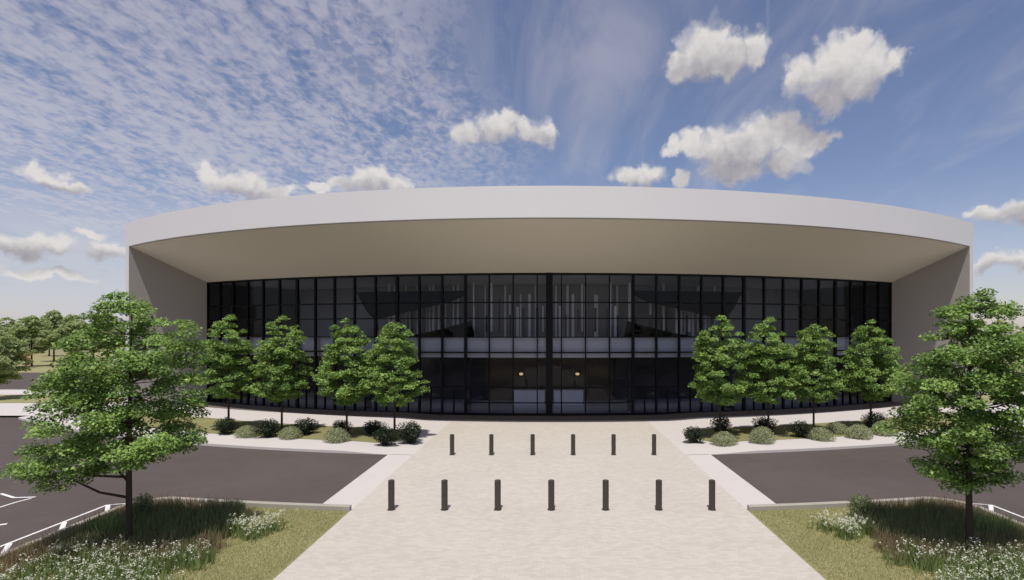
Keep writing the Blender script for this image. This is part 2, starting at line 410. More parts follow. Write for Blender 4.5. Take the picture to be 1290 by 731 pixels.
# concrete pavement between the road and the building, one each side of the walk
def side_walk(s):
    v, f = [], []; nx, nr = 60, 10
    xs = [PX + (34 - PX) * (i / nx) ** 1.3 for i in range(nx + 1)]
    for x in xs:
        ya = arc(R_FAR, RC, x); yb = max(arc(GR, GCY, min(x, 27.5)) + 0.4, ya + 3)
        for k in range(nr + 1):
            y = ya + (yb - ya) * k / nr; v.append((s * x, y, zwalk(x, y)))
        v.append((s * x, ya, -0.05))
    w = nr + 2
    for i in range(nx):
        for k in range(nr): f.append((i * w + k, (i + 1) * w + k, (i + 1) * w + k + 1, i * w + k + 1))
        f.append((i * w + w - 1, (i + 1) * w + w - 1, (i + 1) * w, i * w))
    return tag(link('pavement', fixn(pymesh('pavement', v, f)), M['concrete']), kind='structure')
for s in (-1, 1): side_walk(s)

v, f = [], []  # added strip along the glass foot, overhang shadow put into its colour
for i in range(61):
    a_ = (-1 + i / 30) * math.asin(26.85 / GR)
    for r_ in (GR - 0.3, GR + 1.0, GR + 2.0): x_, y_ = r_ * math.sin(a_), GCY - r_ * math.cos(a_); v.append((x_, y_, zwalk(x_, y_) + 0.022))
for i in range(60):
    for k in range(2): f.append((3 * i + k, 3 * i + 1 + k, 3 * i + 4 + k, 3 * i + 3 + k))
tag(link('shade_strip', fixn(pymesh('shade_arc', v, f)), M['overhang_shade']), kind='structure')
# planting beds in front of the glass
B0, B1 = 54.2, 57.9
def bed(s):
    v, f = [], []; n = 48
    for i in range(n + 1):
        x = 7.35 + (27.0 - 7.35) * i / n
        t = sstep((x - 7.35) / 1.3); mid = (B0 + B1) / 2; hw = (B1 - B0) / 2 * (0.25 + 0.75 * t)
        for r in (mid + hw, mid + hw / 3, mid - hw / 3, mid - hw): v.append((s * x, arc(r, RC, x), zwalk(x, 0) + 0.012 + (0.05 if abs(r - mid) < hw * 0.9 else 0)))
    for i in range(n):
        for k in range(3): f.append((4 * i + k, 4 * i + 4 + k, 4 * i + 5 + k, 4 * i + 1 + k))
    return tag(link('planting_bed', fixn(pymesh('bed', v, f)), M['bedgrass'], smooth=True), kind='structure')
for s in (-1, 1): bed(s)

# near lawn islands with kerbs
IX0, IX1, IR = PX, 13.3, 1.1
def island_outline(inset, n=10):
    """(x>0) outline of the island from the walk along the road kerb, round the corner and back towards the camera"""
    pts = []; rr = R_NEAR + inset
    for i in range(13):
        x = IX0 + (IX1 - IR - IX0) * i / 12; pts.append((x, arc(rr, RC, x)))
    x0, y0 = pts[-1]; cy = y0 - IR + inset
    for i in range(1, n + 1):
        t = math.pi / 2 * (1 - i / n); pts.append((IX1 - IR + (IR - inset) * math.cos(t), cy + (IR - inset) * math.sin(t)))
    for i in range(1, 25): pts.append((IX1 - inset, cy - 26 * i / 24))
    return pts
KH = 0.18
def island(s):
    o, i_ = island_outline(0.0), island_outline(0.17)
    v, f = [], []
    bev = 0.025
    ob = island_outline(bev); ib = island_outline(0.17 - bev)
    for a, b, c, d in zip(o, ob, ib, i_):
        v += [(s * a[0], a[1], -0.04), (s * a[0], a[1], KH - bev), (s * b[0], b[1], KH), (s * c[0], c[1], KH), (s * d[0], d[1], KH - bev), (s * d[0], d[1], -0.04)]
    n = len(o)
    for k in range(n - 1):
        for j in range(5): f.append((6 * k + j, 6 * k + j + 1, 6 * k + 7 + j, 6 * k + 6 + j))
    f += [tuple(range(6)), tuple(6 * (n - 1) + j for j in range(6))]
    kerb = tag(link('kerb', fixn(pymesh('kerb', v, f)), M['kerb']), kind='structure')
    lp = island_outline(0.16)
    v = [(s * p[0], p[1], 0.02) for p in lp] + [(s * (IX0 + 0.005), lp[-1][1], 0.02)]
    me = pymesh('lawn', v, [tuple(range(len(v)))])
    bm = bmesh.new(); bm.from_mesh(me); bmesh.ops.triangulate(bm, faces=bm.faces[:]); bmesh.ops.recalc_face_normals(bm, faces=bm.faces[:])
    if bm.faces[0].normal.z < 0: bmesh.ops.reverse_faces(bm, faces=bm.faces[:])
    bm.to_mesh(me); bm.free()
    tag(link('lawn', me, M['lawn']), kind='structure')
for s in (-1, 1): island(s)

# painted markings
def ribbon(name, pts, w, z=0.006, close=False):
    v, f = [], []
    for i, p in enumerate(pts):
        a, b = Vector(pts[max(i - 1, 0)]), Vector(pts[min(i + 1, len(pts) - 1)])
        d = (b - a).normalized(); nn = Vector((-d.y, d.x)) * w / 2
        v += [(p[0] + nn.x, p[1] + nn.y, z), (p[0] - nn.x, p[1] - nn.y, z)]
    for i in range(len(pts) - 1): f.append((2 * i, 2 * i + 1, 2 * i + 3, 2 * i + 2))
    me = fixn(pymesh(name, v, f))
    return tag(link(name, me, M['paint']), kind='structure')
for s in (-1, 1):
    xl = 14.15
    ribbon('painted_line', [(s * (xl - 1.0), 17.45), (s * (xl - 0.4), 17.40), (s * xl, 17.28), (s * xl, 4.0)], 0.085)
    for y in (17.25, 15.7, 14.1, 12.5, 10.9, 9.3): ribbon('painted_bar', [(s * (xl - 0.05), y), (s * 13.38, y - 0.95)], 0.12, 0.010)
    x2 = 17.35
    ribbon('painted_line', [(s * 18.8, 18.5), (s * 17.9, 18.05), (s * 17.25, 18.12)], 0.10)
    ribbon('painted_line', [(s * 17.25, 17.98), (s * x2, 17.6), (s * (x2 + 0.3), 4.0)], 0.085)
    for y in (15.55, 13.6, 11.7): ribbon('painted_bar', [(s * 15.62, y), (s * (x2 - 0.1), y - 0.95)], 0.13, 0.010)

# the far parking beside the building: pavement, verge, path, car park
def rect(name, x0, x1, y0, y1, z, mat):
    a, b = sorted((x0, x1)); return tag(link(name, pymesh(name, [(a, y0, z), (b, y0, z), (b, y1, z), (a, y1, z)], [(0, 1, 2, 3)]), mat), kind='structure')
for s in (-1, 1):
    rect('side_pavement', s * 30.6, s * 95, 35.2, 41.5, 0.10 + 0.03, M['concrete'])
    rect('grass_verge', s * 30.6, s * 95, 41.5, 47.2, 0.14, M['lawn'])
    rect('footpath', s * 30.6, s * 95, 47.2, 51.5, 0.13, M['concrete'])
    rect('car_park', s * 30.6, s * 130, 51.5, 74.0, 0.06, M['asphalt'])
    rect('far_verge', s * 30.6, s * 160, 74.0, 140.0, 0.09, M['lawn'])

# ------------------------------------------------------------------ the building
FR = 51.3; FCY = 28.6 + FR; FZ0, FZ1, FXE, FXO = 11.64, 13.32, 29.6, 30.15
GT, GXE = 9.45, 26.9
GY = lambda x: arc(GR, GCY, x)
FY = lambda x: arc(FR, FCY, x)
bld = tag(empty('arena_building', (0, FY(0) + 8, 0)), 'wide curved white event hall with deep overhanging roof and dark glass front', 'building')
bld_inv = Matrix.Translation(-bld.location)
def part(name, me, mat, parent=None, smooth=False):
    me.transform(bld_inv)
    return link(name, me, mat, bld if parent is None else parent, smooth=smooth)
NA = 72
def fx(t): return FXE * math.sin(t * 0.5 * math.pi * 0.9999 * 0.62) / math.sin(0.62 * 0.5 * math.pi)   # spread of samples
ts = [(-1 + 2 * i / NA) for i in range(NA + 1)]
# fascia: a curved band with a front, a top and a back, legs down both sides
v, f = [], []
for t in ts:
    x = FXO * t; y = FY(x * FXE / FXO) if abs(t) == 1 else FY(x); y = FY(x)
    v += [(x, y, FZ0), (x, y, FZ1), (x, y + 0.5, FZ1), (x, y + 0.5, FZ0 + 0.05)]
for i in range(NA):
    for j in range(4): f.append((4 * i + j, 4 * i + (j + 1) % 4, 4 * i + 4 + (j + 1) % 4, 4 * i + 4 + j))
f += [(0, 1, 2, 3), tuple(4 * NA + j for j in range(4))]
me = fixn(pymesh('fascia', v, f))
fas = part('roof_fascia', me, M['white'])
# soffit: rises from the head of the glass to the fascia
v, f = [], []; ns = 10
for t in ts:
    x0, x1 = FXE * t, (GXE + 0.02) * t
    a = Vector((x0, FY(x0), FZ0 - 0.004)); b = Vector((x1, GY(x1) - 0.12, GT + 0.05))
    for k in range(ns + 1): v.append(a.lerp(b, k / ns))
for i in range(NA):
    for k in range(ns): q = i * (ns + 1) + k; f.append((q, q + 1, q + ns + 2, q + ns + 1))
me = pymesh('soffit', v, f); part('soffit', me, M['soffit'], smooth=True)
# drip edge shadow gap under the fascia: a slim recessed bead
v, f = [], []
for t in ts:
    x = FXE * t; y = FY(x); v += [(x, y + 0.03, FZ0 - 0.005), (x, y + 0.03, FZ0 - 0.06), (x, y + 0.10, FZ0 - 0.06), (x, y + 0.10, FZ0 - 0.005)]
for i in range(NA):
    for j in range(4): f.append((4 * i + j, 4 * i + (j + 1) % 4, 4 * i + 4 + (j + 1) % 4, 4 * i + 4 + j))
part('drip_edge', fixn(pymesh('drip', v, f)), M['finm'])
# side walls: splayed inner face, straight outer face, thin white front edge
for s in (-1, 1):
    yf, yb = FY(FXE), GY(GXE)
    v = [(s * FXE, yf + 0.02, -0.1), (s * GXE, yb, -0.1), (s * GXE, yb + 3, -0.1), (s * (FXO - 0.01), yb + 3, -0.1), (s * (FXO - 0.01), FY(FXO) + 0.02, -0.1)]
    tops = [FZ0 - 0.008, GT + 0.06, GT + 0.06, FZ0 - 0.008, FZ0 - 0.008]
    v += [(p[0], p[1], z) for p, z in zip(v, tops)]
    f = [(0, 1, 6, 5), (1, 2, 7, 6), (2, 3, 8, 7), (3, 4, 9, 8), (4, 0, 5, 9), (0, 1, 2, 3, 4), (5, 6, 7, 8, 9)]
    me = pymesh('side', v, f); bm = bmesh.new(); bm.from_mesh(me); bmesh.ops.triangulate(bm, faces=[q for q in bm.faces if len(q.verts) > 4]); bmesh.ops.recalc_face_normals(bm, faces=bm.faces[:]); bm.to_mesh(me); bm.free()
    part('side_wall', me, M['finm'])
    a, b = FY(FXE), FY(FXO)
    v = [(s * (FXE - 0.004), a, -0.1), (s * FXO, b, -0.1), (s * FXO, b + 0.35, -0.1), (s * (FXE - 0.004), a + 0.02, -0.1)]
    v += [(p[0], p[1], FZ0) for p in v]
    f = [(0, 1, 5, 4), (1, 2, 6, 5), (2, 3, 7, 6), (3, 0, 4, 7), (0, 1, 2, 3), (4, 5, 6, 7)]
    part('front_edge', fixn(pymesh('edge', v, f)), M['white'])
    # the rest of the hall behind
    part('outer_wall', box_mesh('outer', s * (FXO - 0.02) if s < 0 else FXO - 0.4, s * (FXO - 0.4) if s < 0 else FXO - 0.02, yb + 3.0, 82, -0.1, FZ1 - 0.3), M['white'])
part('rear_wall', box_mesh('rear', -FXO + 0.4, FXO - 0.4, 81.6, 82.0, -0.1, FZ1 - 0.31), M['white'])
v, f = [], []
for t in ts:
    x = (FXO - 0.03) * t; v += [(x, FY(x) + 0.45, FZ1 - 0.25), (x, 81.9, FZ1 - 0.25)]
f = [(2 * i, 2 * i + 2, 2 * i + 3, 2 * i + 1) for i in range(NA)]
part('roof', pymesh('roof', v, f), M['white'])

# glass wall: flat panes between uprights standing on a circle
NP = 35                       # bays, the middle one astride the axis
half = math.asin(GXE / GR); dA = 2 * half / NP
def gpt(a, off=0.0): return (( GR + off) * math.sin(a), GCY - (GR + off) * math.cos(a))
knots = [-half + dA * i for i in range(NP + 1)]
LV = [0.0, 0.88, 1.90, 3.87, 4.22, 5.24, 6.50, 7.55, GT]
def upright(name, a, w, d, z0, z1, off=0.0):
    me = box_mesh(name, -w / 2, w / 2, -d / 2, d / 2, z0, z1)
    x, y = gpt(a, off); me.transform(Matrix.Translation((x, y, 0)) @ Matrix.Rotation(a, 4, 'Z'))
    return part(name, me, M['dark'])
ent = 3.5                     # entrance bays on each side of the axis
for i, a in enumerate(knots):
    off_c = abs(i - NP / 2)
    w = 0.13 if off_c > ent else 0.075
    if abs(off_c - ent) < 0.1: w = 0.17
    if i % 5 == 1 and off_c > ent: w = 0.20
    upright('mullion', a, w, 0.18, 0.0, GT + 0.1)
upright('centre_column', 0.0, 0.44, 0.30, 0.0, GT + 0.1)
for i in range(NP):
    off_c = abs(i + 0.5 - NP / 2)
    a0, a1 = knots[i], knots[i + 1]
    if off_c > ent: upright('short_mullion', (a0 + a1) / 2, 0.08, 0.12, 0.0, LV[2])
def transom(z, h, d, i0=0, i1=NP, name='transom'):
    v, f = [], []
    for i in range(i0, i1 + 1):
        xo, yo = gpt(knots[i], d / 2); xi, yi = gpt(knots[i], -d / 2)
        v += [(xo, yo, z - h / 2), (xo, yo, z + h / 2), (xi, yi, z + h / 2), (xi, yi, z - h / 2)]
    n = i1 - i0
    for i in range(n):
        for j in range(4): f.append((4 * i + j, 4 * i + (j + 1) % 4, 4 * i + 4 + (j + 1) % 4, 4 * i + 4 + j))
    f += [(0, 1, 2, 3), tuple(4 * n + j for j in range(4))]
    return part(name, fixn(pymesh(name, v, f)), M['dark'])
transom(0.09, 0.18, 0.16, name='sill_rail'); transom(GT + 0.0, 0.16, 0.15, name='head_rail')
for z, h in ((LV[2], 0.11), (LV[4], 0.10), (LV[5], 0.07), (LV[6], 0.08), (LV[7], 0.09)): transom(z, h, 0.13)
transom(LV[1], 0.07, 0.11, 14, 21, 'door_rail')
# panes
prn = random.Random(12)
rows = [(0.12, LV[2]), (LV[2], LV[4]), (LV[4], LV[5]), (LV[5], LV[6]), (LV[6], LV[7]), (LV[7], GT)]
for i in range(NP):
    p0, p1 = gpt(knots[i]), gpt(knots[i + 1])
    for z0, z1 in rows:
        me = pymesh('pane', [(p0[0], p0[1], z0), (p1[0], p1[1], z0), (p1[0], p1[1], z1), (p0[0], p0[1], z1)], [(0, 1, 2, 3)])
        cx_, cy_, cz_ = (p0[0] + p1[0]) / 2, (p0[1] + p1[1]) / 2, (z0 + z1) / 2
        tilt = Matrix.Translation((cx_, cy_, cz_)) @ Matrix.Rotation(R(prn.uniform(-0.35, 0.35)), 4, 'X') @ Matrix.Rotation(R(prn.uniform(-0.5, 0.5)), 4, 'Z') @ Matrix.Translation((-cx_, -cy_, -cz_))
        me.transform(tilt); part('glass_pane', me, M['glass'])

# inside: floors, ceiling, walls
def ring(name, r0, r1, z0, z1, mat, a0=-half, a1=half, n=40, zf=None):
    """a curved block set back behind the glass (r smaller = deeper inside)"""
    v, f = [], []
    for i in range(n + 1):
        a = a0 + (a1 - a0) * i / n
        zz0 = z0 if zf is None else zf(i / n)
        for r, z in ((r0, zz0), (r0, z1), (r1, z1), (r1, zz0)):
            v.append((r * math.sin(a), GCY - r * math.cos(a), z))
    for i in range(n):
        for j in range(4): f.append((4 * i + j, 4 * i + (j + 1) % 4, 4 * i + 4 + (j + 1) % 4, 4 * i + 4 + j))
    f += [(0, 1, 2, 3), tuple(4 * n + j for j in range(4))]
    return part(name, fixn(pymesh(name, v, f)), mat)
ring('lobby_floor', GR - 0.1, GR - 14.0, -0.08, 0.02, M['floor'])
ring('upper_floor', GR - 0.62, GR - 8.0, 3.95, 5.10, M['floor'])
ring('slab_edge', GR - 0.30, GR - 0.60, 3.87, 5.20, M['slab'])
ring('lobby_ceiling', GR - 0.15, GR - 14.0, GT + 0.02, GT + 0.25, M['ceil'])
upper_wall = ring('upper_wall', GR - 8.3, GR - 8.6, 5.11, GT, M['wall_grey']); ring('lower_wall', GR - 8.3, GR - 8.6, 0.02, 5.10, M['wall_dark'])
# hanging black canopies that sweep up from the sides
def canopy_drop(u):          # u: 0 at the outer end, 1 at the inner end
    if u < 0.2: return 2.0 * math.sin(u / 0.2 * math.pi / 2)
    if u < 0.85: return 2.0 - 1.2 * (u - 0.2) / 0.65
    return 0.8 * math.sqrt(max(0.0, (1 - u) / 0.15))
ring('black_canopy', GR - 3.2, GR - 3.7, 0, 8.62, M['bulk'], R(-15.8), R(-6.6), 40, lambda t: 8.60 - canopy_drop(t))
ring('black_canopy', GR - 3.2, GR - 3.7, 0, 8.62, M['bulk'], R(6.6), R(15.8), 40, lambda t: 8.60 - canopy_drop(1 - t))
ring('stair_parapet', GR - 2.2, GR - 2.4, 0, 5.12, M['bulk'], R(-11.8), R(-5.6), 30, lambda t: 5.2 + 1.25 * t ** 1.4 * (1 if t < 0.97 else 0.2))
ring('stair_parapet', GR - 2.2, GR - 2.4, 0, 5.12, M['bulk'], R(5.6), R(11.8), 30, lambda t: 5.2 + 1.25 * (1 - t) ** 1.4 * (1 if t > 0.03 else 0.2))
# pale vertical slats on the upper wall
rng = random.Random(4)
for k in range(84):
    a = R(-16.5) + R(33.0) * (k + 0.5) / 84 + R(rng.uniform(-0.06, 0.06))
    w = rng.choice((0.10, 0.14, 0.2)); z0 = 5.12 + rng.choice((0, 0, 0, 0.5)); z1 = rng.choice((GT - 0.02, GT - 0.02, 8.6, 7.6)) if k % 3 else rng.choice((GT - 1.2, 7.4, 6.9))
    me = box_mesh('wall_slat', -w / 2, w / 2, -0.05, 0.05, z0, z1)
    r = GR - (rng.choice((7.9, 7.0, 5.6)) if k % 3 else rng.choice((6.6, 5.2, 4.6))); me.transform(Matrix.Translation((r * math.sin(a), GCY - r * math.cos(a), 0)) @ Matrix.Rotation(a, 4, 'Z'))
    part('wall_slat', me, M['slat'] if k % 3 else M['slat_dark'], upper_wall)
# inner columns
for a in (-22.5, -14, -6, 6, 14, 22.5):
    ch = [((0, 0, 0.02), 0.24), ((0, 0, 0.12), 0.20), ((0, 0, 3.94), 0.20)]
    me = tubes_mesh('column', ch, 14); r = GR - 2.2; me.transform(Matrix.Translation((r * math.sin(R(a)), GCY - r * math.cos(R(a)), 0)))
    part('inner_column', me, M['wall_dark'], smooth=True)
wood_wall = part('wood_wall', box_mesh('wood', -5.2, 5.2, 44.0, 44.12, 0.02, 3.9), M['wood'])
for k in range(24):
    x = -5.0 + 10.0 * k / 23
    part('wood_batten', box_mesh('batten', x - 0.03, x + 0.03, 43.94, 43.999, 0.02, 3.9), M['wood'], wood_wall)

# things in the lobby
def reception(x0, x1, lab):
    t = tag(empty('reception_desk', ((x0 + x1) / 2, 41.6, 0.02)), lab, 'desk', 'reception desks in the lobby')
    w = abs(x1 - x0)
    link('front_panel', box_mesh('panel', -w / 2, w / 2, -0.3, -0.22, 0.0, 1.06, 0.01), M['desk'], t)
    link('counter_top', box_mesh('top', -w / 2 - 0.05, w / 2 + 0.05, -0.36, 0.36, 1.065, 1.12, 0.012), M['desk'], t)
    for sx in (-1, 1): link('side_panel', box_mesh('sidep', sx * (w / 2 - 0.04) - 0.03, sx * (w / 2 - 0.04) + 0.03, -0.215, 0.3, 0.0, 1.06, 0.008), M['desk'], t)
reception(-2.7, -0.35, 'long white reception desk behind the glass entrance, beside the dark centre column')
reception(0.35, 2.6, 'long white reception desk behind the glass entrance, beside the dark centre column')
for x in (-2.28, 2.28):
    t = tag(empty('wall_lamp', (x, 43.9, 2.2)), 'small warm glowing wall lamp on brown wood panelling behind the glass entrance', 'lamp', 'glowing wall lamps in the lobby')
    link('back_plate', box_mesh('plate', -0.30, 0.30, -0.03, 0.03, -0.22, 0.22, 0.01), M['dark'], t)
    link('lamp_shade', tubes_mesh('shade', [((0, -0.16, -0.10), 0.06), ((0, -0.16, -0.07), 0.15), ((0, -0.16, 0.07), 0.15), ((0, -0.16, 0.10), 0.06)], 12), M['lamp'], t)
    link('arm', tubes_mesh('arm', [((0, -0.03, 0), 0.02), ((0, -0.02 - 0.06, 0), 0.02)], 6), M['dark'], t)

# ------------------------------------------------------------------ bollards
def copy_tree(o, parent=None):
    c = o.copy(); C.objects.link(c); c.parent = parent
    for ch in list(o.children): copy_tree(ch, c)
    return c
def make_bollard():
    t = empty('bollard')
    r = 0.098; H = 0.92
    link('post', tubes_mesh('post', [((0, 0, 0.0), r), ((0, 0, H - 0.07), r), ((0, 0, H - 0.065), r - 0.012), ((0, 0, H - 0.05), r - 0.012)], 24), M['bronze'], t, smooth=False)
    link('cap', tubes_mesh('cap', [((0, 0, H - 0.049), r), ((0, 0, H - 0.012), r), ((0, 0, H), r - 0.018)], 24), M['bronze'], t)
    link('base_plate', tubes_mesh('baseplate', [((0, 0, 0.001), r + 0.025), ((0, 0, 0.010), r + 0.025), ((0, 0, 0.014), r + 0.012)], 24), M['bronze'], t)
    return t
proto = make_bollard(); first = True
def place_bollard(px, py, label):
    global first
    x, y = gp(px, py)
    o = proto if first else copy_tree(proto); first = False
    o.location = (x, y, 0.016); tag(o, label, 'bollard', 'bollards across the paved walk')
ordn = ['outermost', 'second from the end', 'third from the end']
for i, px in enumerate((493, 560, 627, 694.5, 763, 830, 897)):
    k = min(i, 6 - i)
    place_bollard(px, 642.8, 'dark bronze bollard in the row of seven on the walk, ' + (ordn[k] if k < 3 else 'middle one of the seven'))
for i, px in enumerate((569.5, 619, 671, 722, 773, 824)):
    k = min(i, 5 - i)
    place_bollard(px, 573.5, 'dark bronze bollard in the row of six before the glass doors, ' + ordn[k])

# ------------------------------------------------------------------ trees
def build_tree(seed, outline, trunk_px, base_py, mpp, npads, leaves_per, leaf, pad_r, depth_scale=1.0, trunk_r=0.09, tiers=None, core=0.0, lean=0.0, twigs=True, flat=0.45):
    """outline: rows (pixel y, left pixel, right pixel) of the crown; mpp: metres per pixel at the tree's place. Returns crown mesh, trunk mesh, list of limb meshes"""
    rng = np.random.default_rng(seed); rnd = random.Random(seed)
    rows = sorted([((base_py - y) * mpp, (l - trunk_px) * mpp, (r - trunk_px) * mpp) for y, l, r in outline])
    zs = np.array([q[0] for q in rows]); ls = np.array([q[1] for q in rows]); rs = np.array([q[2] for q in rows])
    zmin, zmax = zs[0], zs[-1]
    pads = []
    wid = np.maximum(rs - ls, 0.1); cum = np.concatenate([[0], np.cumsum((wid[1:] + wid[:-1]) / 2 * np.diff(zs))]); cum /= cum[-1]
    tries = 0
    while len(pads) < npads and tries < npads * 60:
        tries += 1
        z = np.interp(rnd.random(), cum, zs)
        l, r = np.interp(z, zs, ls), np.interp(z, zs, rs); cx, hw = (l + r) / 2, (r - l) / 2
        th = rnd.uniform(0, 2 * math.pi); q = core + (1 - core) * math.sqrt(rnd.random())
        pr = pad_r * rnd.uniform(0.7, 1.25) * (1.0 if z < zmin + 0.75 * (zmax - zmin) else 0.75)
        hx = max(hw - pr * 0.75, 0.03); hy = max(hw * depth_scale - pr * 0.75, 0.03)
        p = np.array([cx + hx * q * math.cos(th), cx * 0.0 + hy * q * math.sin(th), z])
        if any(np.linalg.norm((p - o) / np.array([1, 1, 0.55])) < 0.33 * (pr + s) for o, s in pads): 
            if tries < npads * 40: continue
        pads.append((p, pr))
    Q, tone = [], []
    for p, pr in pads:
        n = int(leaves_per * (pr / pad_r) ** 2)
        u = in_ball(rng, n) * np.array([pr, pr, pr * flat]); 
        u[:, 2] -= 0.25 * (u[:, 0] ** 2 + u[:, 1] ** 2) / pr       # drooping rim
        pt = u + p
        outw = nrm(u + np.array([[p[0], p[1], 0]]) * 0.3) * 0.5
        Q.append(leaves(rng, pt, leaf, 1.15, 0.55, outw))
        tone.append(np.clip(rng.normal(0.5 + rnd.uniform(-0.18, 0.18), 0.2, n), 0, 1))
    crown = quads_mesh('crown', np.concatenate(Q), np.concatenate(tone))
    # trunk: up through the crown, tapering and slightly wandering
    top = zmin + (zmax - zmin) * 0.9; chain = []
    for i in range(13):
        t = i / 12; z = top * t - 0.08 * (1 - t)
        wob = 0.05 * math.sin(3.1 * t + seed) * t * trunk_r / 0.09
        chain.append(((wob + lean * t, 0.6 * wob, z), trunk_r * (1.35 if i == 0 else 1.0) * (1 - 0.86 * t ** 1.15) + 0.006))
    trunk = tubes_mesh('trunk', [chain], 10)
    def on_trunk(z):
        k = min(max((z + 0.08) / (top + 0.08) * 12, 0), 11.99); i = int(k); a, b = chain[i], chain[i + 1]; fr = k - i
        return Vector(a[0]).lerp(Vector(b[0]), fr), a[1] * (1 - fr) + b[1] * fr
    order = sorted(pads, key=lambda c: -np.hypot(c[0][0], c[0][1]))
    limbs, used = [], []
    main = []
    for p, pr in order:
        if len(main) >= 11: break
        ang = math.atan2(p[1], p[0])
        if any(abs((ang - a + math.pi) % (2 * math.pi) - math.pi) < 0.5 and abs(p[2] - z) < 0.9 for a, z in used): continue
        used.append((ang, p[2]))
        rad = math.hypot(p[0], p[1]); z0 = max(min(p[2] - 0.28 * rad, top * 0.93), zmin * 0.75)
        s, r0 = on_trunk(z0); e = Vector(p)
        mid1 = s.lerp(e, 0.33) + Vector((0, 0, -0.02 * rad)); mid2 = s.lerp(e, 0.68) + Vector((rnd.uniform(-.06, .06), rnd.uniform(-.06, .06), 0.05 * rad))
        ch = [(s, r0 * 0.55), (mid1, r0 * 0.42), (mid2, r0 * 0.27), (e, r0 * 0.08 + 0.004)]
        main.append(ch)
    segs = [(Vector(c[i][0]).lerp(Vector(c[i + 1][0]), u), c[i][1]) for c in main for i in range(3) for u in (0.0, 0.33, 0.66)] + [on_trunk(zmin + (top - zmin) * k / 14) for k in range(15)]
    twig = []
    for p, pr in pads:
        e = Vector(p)
        s, r0 = min(segs, key=lambda q: (q[0] - e).length + max(0, q[0].z - e.z) * 0.7)
        if (s - e).length < 0.15: continue
        m_ = s.lerp(e, 0.5) + Vector((rnd.uniform(-.05, .05), rnd.uniform(-.05, .05), 0.02))
        twig.append([(s, min(r0 * 0.4, 0.02)), (m_, min(r0 * 0.28, 0.014)), (e, 0.004)])
    limb_me = [tubes_mesh('limb', [c], 7) for c in main]
    twig_me = tubes_mesh('twigs', twig, 4) if twigs and twig else None
    return crown, trunk, limb_me, twig_me

def tree_thing(name, parts, leafmat, loc, label, group=None, rz=0.0, scale=1.0, cat='tree'):
    crown, trunk, limbs, twig = parts
    t = tag(empty(name, loc, rz), label, cat, group); t.scale = (scale,) * 3
    tr = link('trunk', trunk, M['bark'], t, smooth=True)
    for l in limbs: link('branch', l, M['bark'], t, smooth=True)
    if twig: tag(link('twigs', twig, M['bark'], t), kind='stuff')
    tag(link('crown', crown, leafmat, t), kind='stuff')
    return t

LAWN_Z = 0.02
left_out = [(368, 142, 156), (376, 128, 180), (388, 114, 208), (402, 104, 232), (420, 92, 256), (445, 78, 262), (475, 62, 250), (500, 56, 254), (528, 58, 264), (552, 48, 264), (572, 26, 246), (588, 22, 150), (606, 34, 108)]
x, y = gp(163, 690, LAWN_Z)
tree_thing('maple_tree', build_tree(11, left_out, 163, 690, y / FPX, 215, 235, 0.088, 0.38, 0.95, 0.075, core=0.05, flat=0.44), M['leaf_near'], (x, y, LAWN_Z),
           'broad open-crowned tree with a long low side branch, on the lawn island by the walk', 'trees on the lawn islands')
right_out = [(366, 1236, 1250), (378, 1196, 1272), (388, 1176, 1292), (404, 1162, 1304), (430, 1146, 1316), (460, 1132, 1324), (490, 1128, 1326), (520, 1128, 1320), (542, 1114, 1312), (560, 1124, 1302), (575, 1170, 1290), (592, 1146, 1284), (608, 1166, 1240)]
x, y = gp(1221, 697, LAWN_Z)
tree_thing('maple_tree', build_tree(29, right_out, 1221, 697, y / FPX, 235, 235, 0.088, 0.38, 0.95, 0.075, core=0.05, flat=0.44), M['leaf_near'], (x, y, LAWN_Z),
           'broad full-crowned tree with an even rounded outline, on the lawn island by the walk', 'trees on the lawn islands')

row_half = [(403, 7), (412, 20), (425, 29), (442, 34), (458, 38), (474, 42), (488, 43), (498, 32), (506, 18)]
row_variants = []
for sd in (3, 8, 21, 34):
    rr = random.Random(sd)
    ol = [(yy, 497 - w * rr.uniform(0.88, 1.06), 497 + w * rr.uniform(0.88, 1.06)) for yy, w in row_half]
    row_variants.append(build_tree(sd, ol, 497, 548, 0.0428, 170, 140, 0.112, 0.34, 1.0, 0.055, core=0.15, flat=0.46))
def row_at(px, r):
    Y = 30.0
    for _ in range(30): X = (px - VX) / FPX * Y; Y = arc(r, RC, X)
    return X, Y
ordw = ['first', 'second', 'third', 'fourth']
for side, pxs in ((-1, (497, 437, 355, 288)), (1, (907, 968, 1025, 1097))):
    for k, px in enumerate(pxs):
        X, Y = row_at(px, 56.8)
        vi = (k + 2 * (side > 0)) % 4
        tree_thing('young_tree', row_variants[vi], M['leaf_row'], (X, Y, zwalk(X, Y) + 0.02),
                   'young tree with dense oval crown in the planting bed, %s from the walk' % ordw[k], 'trees in the planting beds before the glass wall',
                   rz=random.Random(px).uniform(0, 6.28), scale=1.0 + random.Random(px + 1).uniform(-0.03, 0.03))

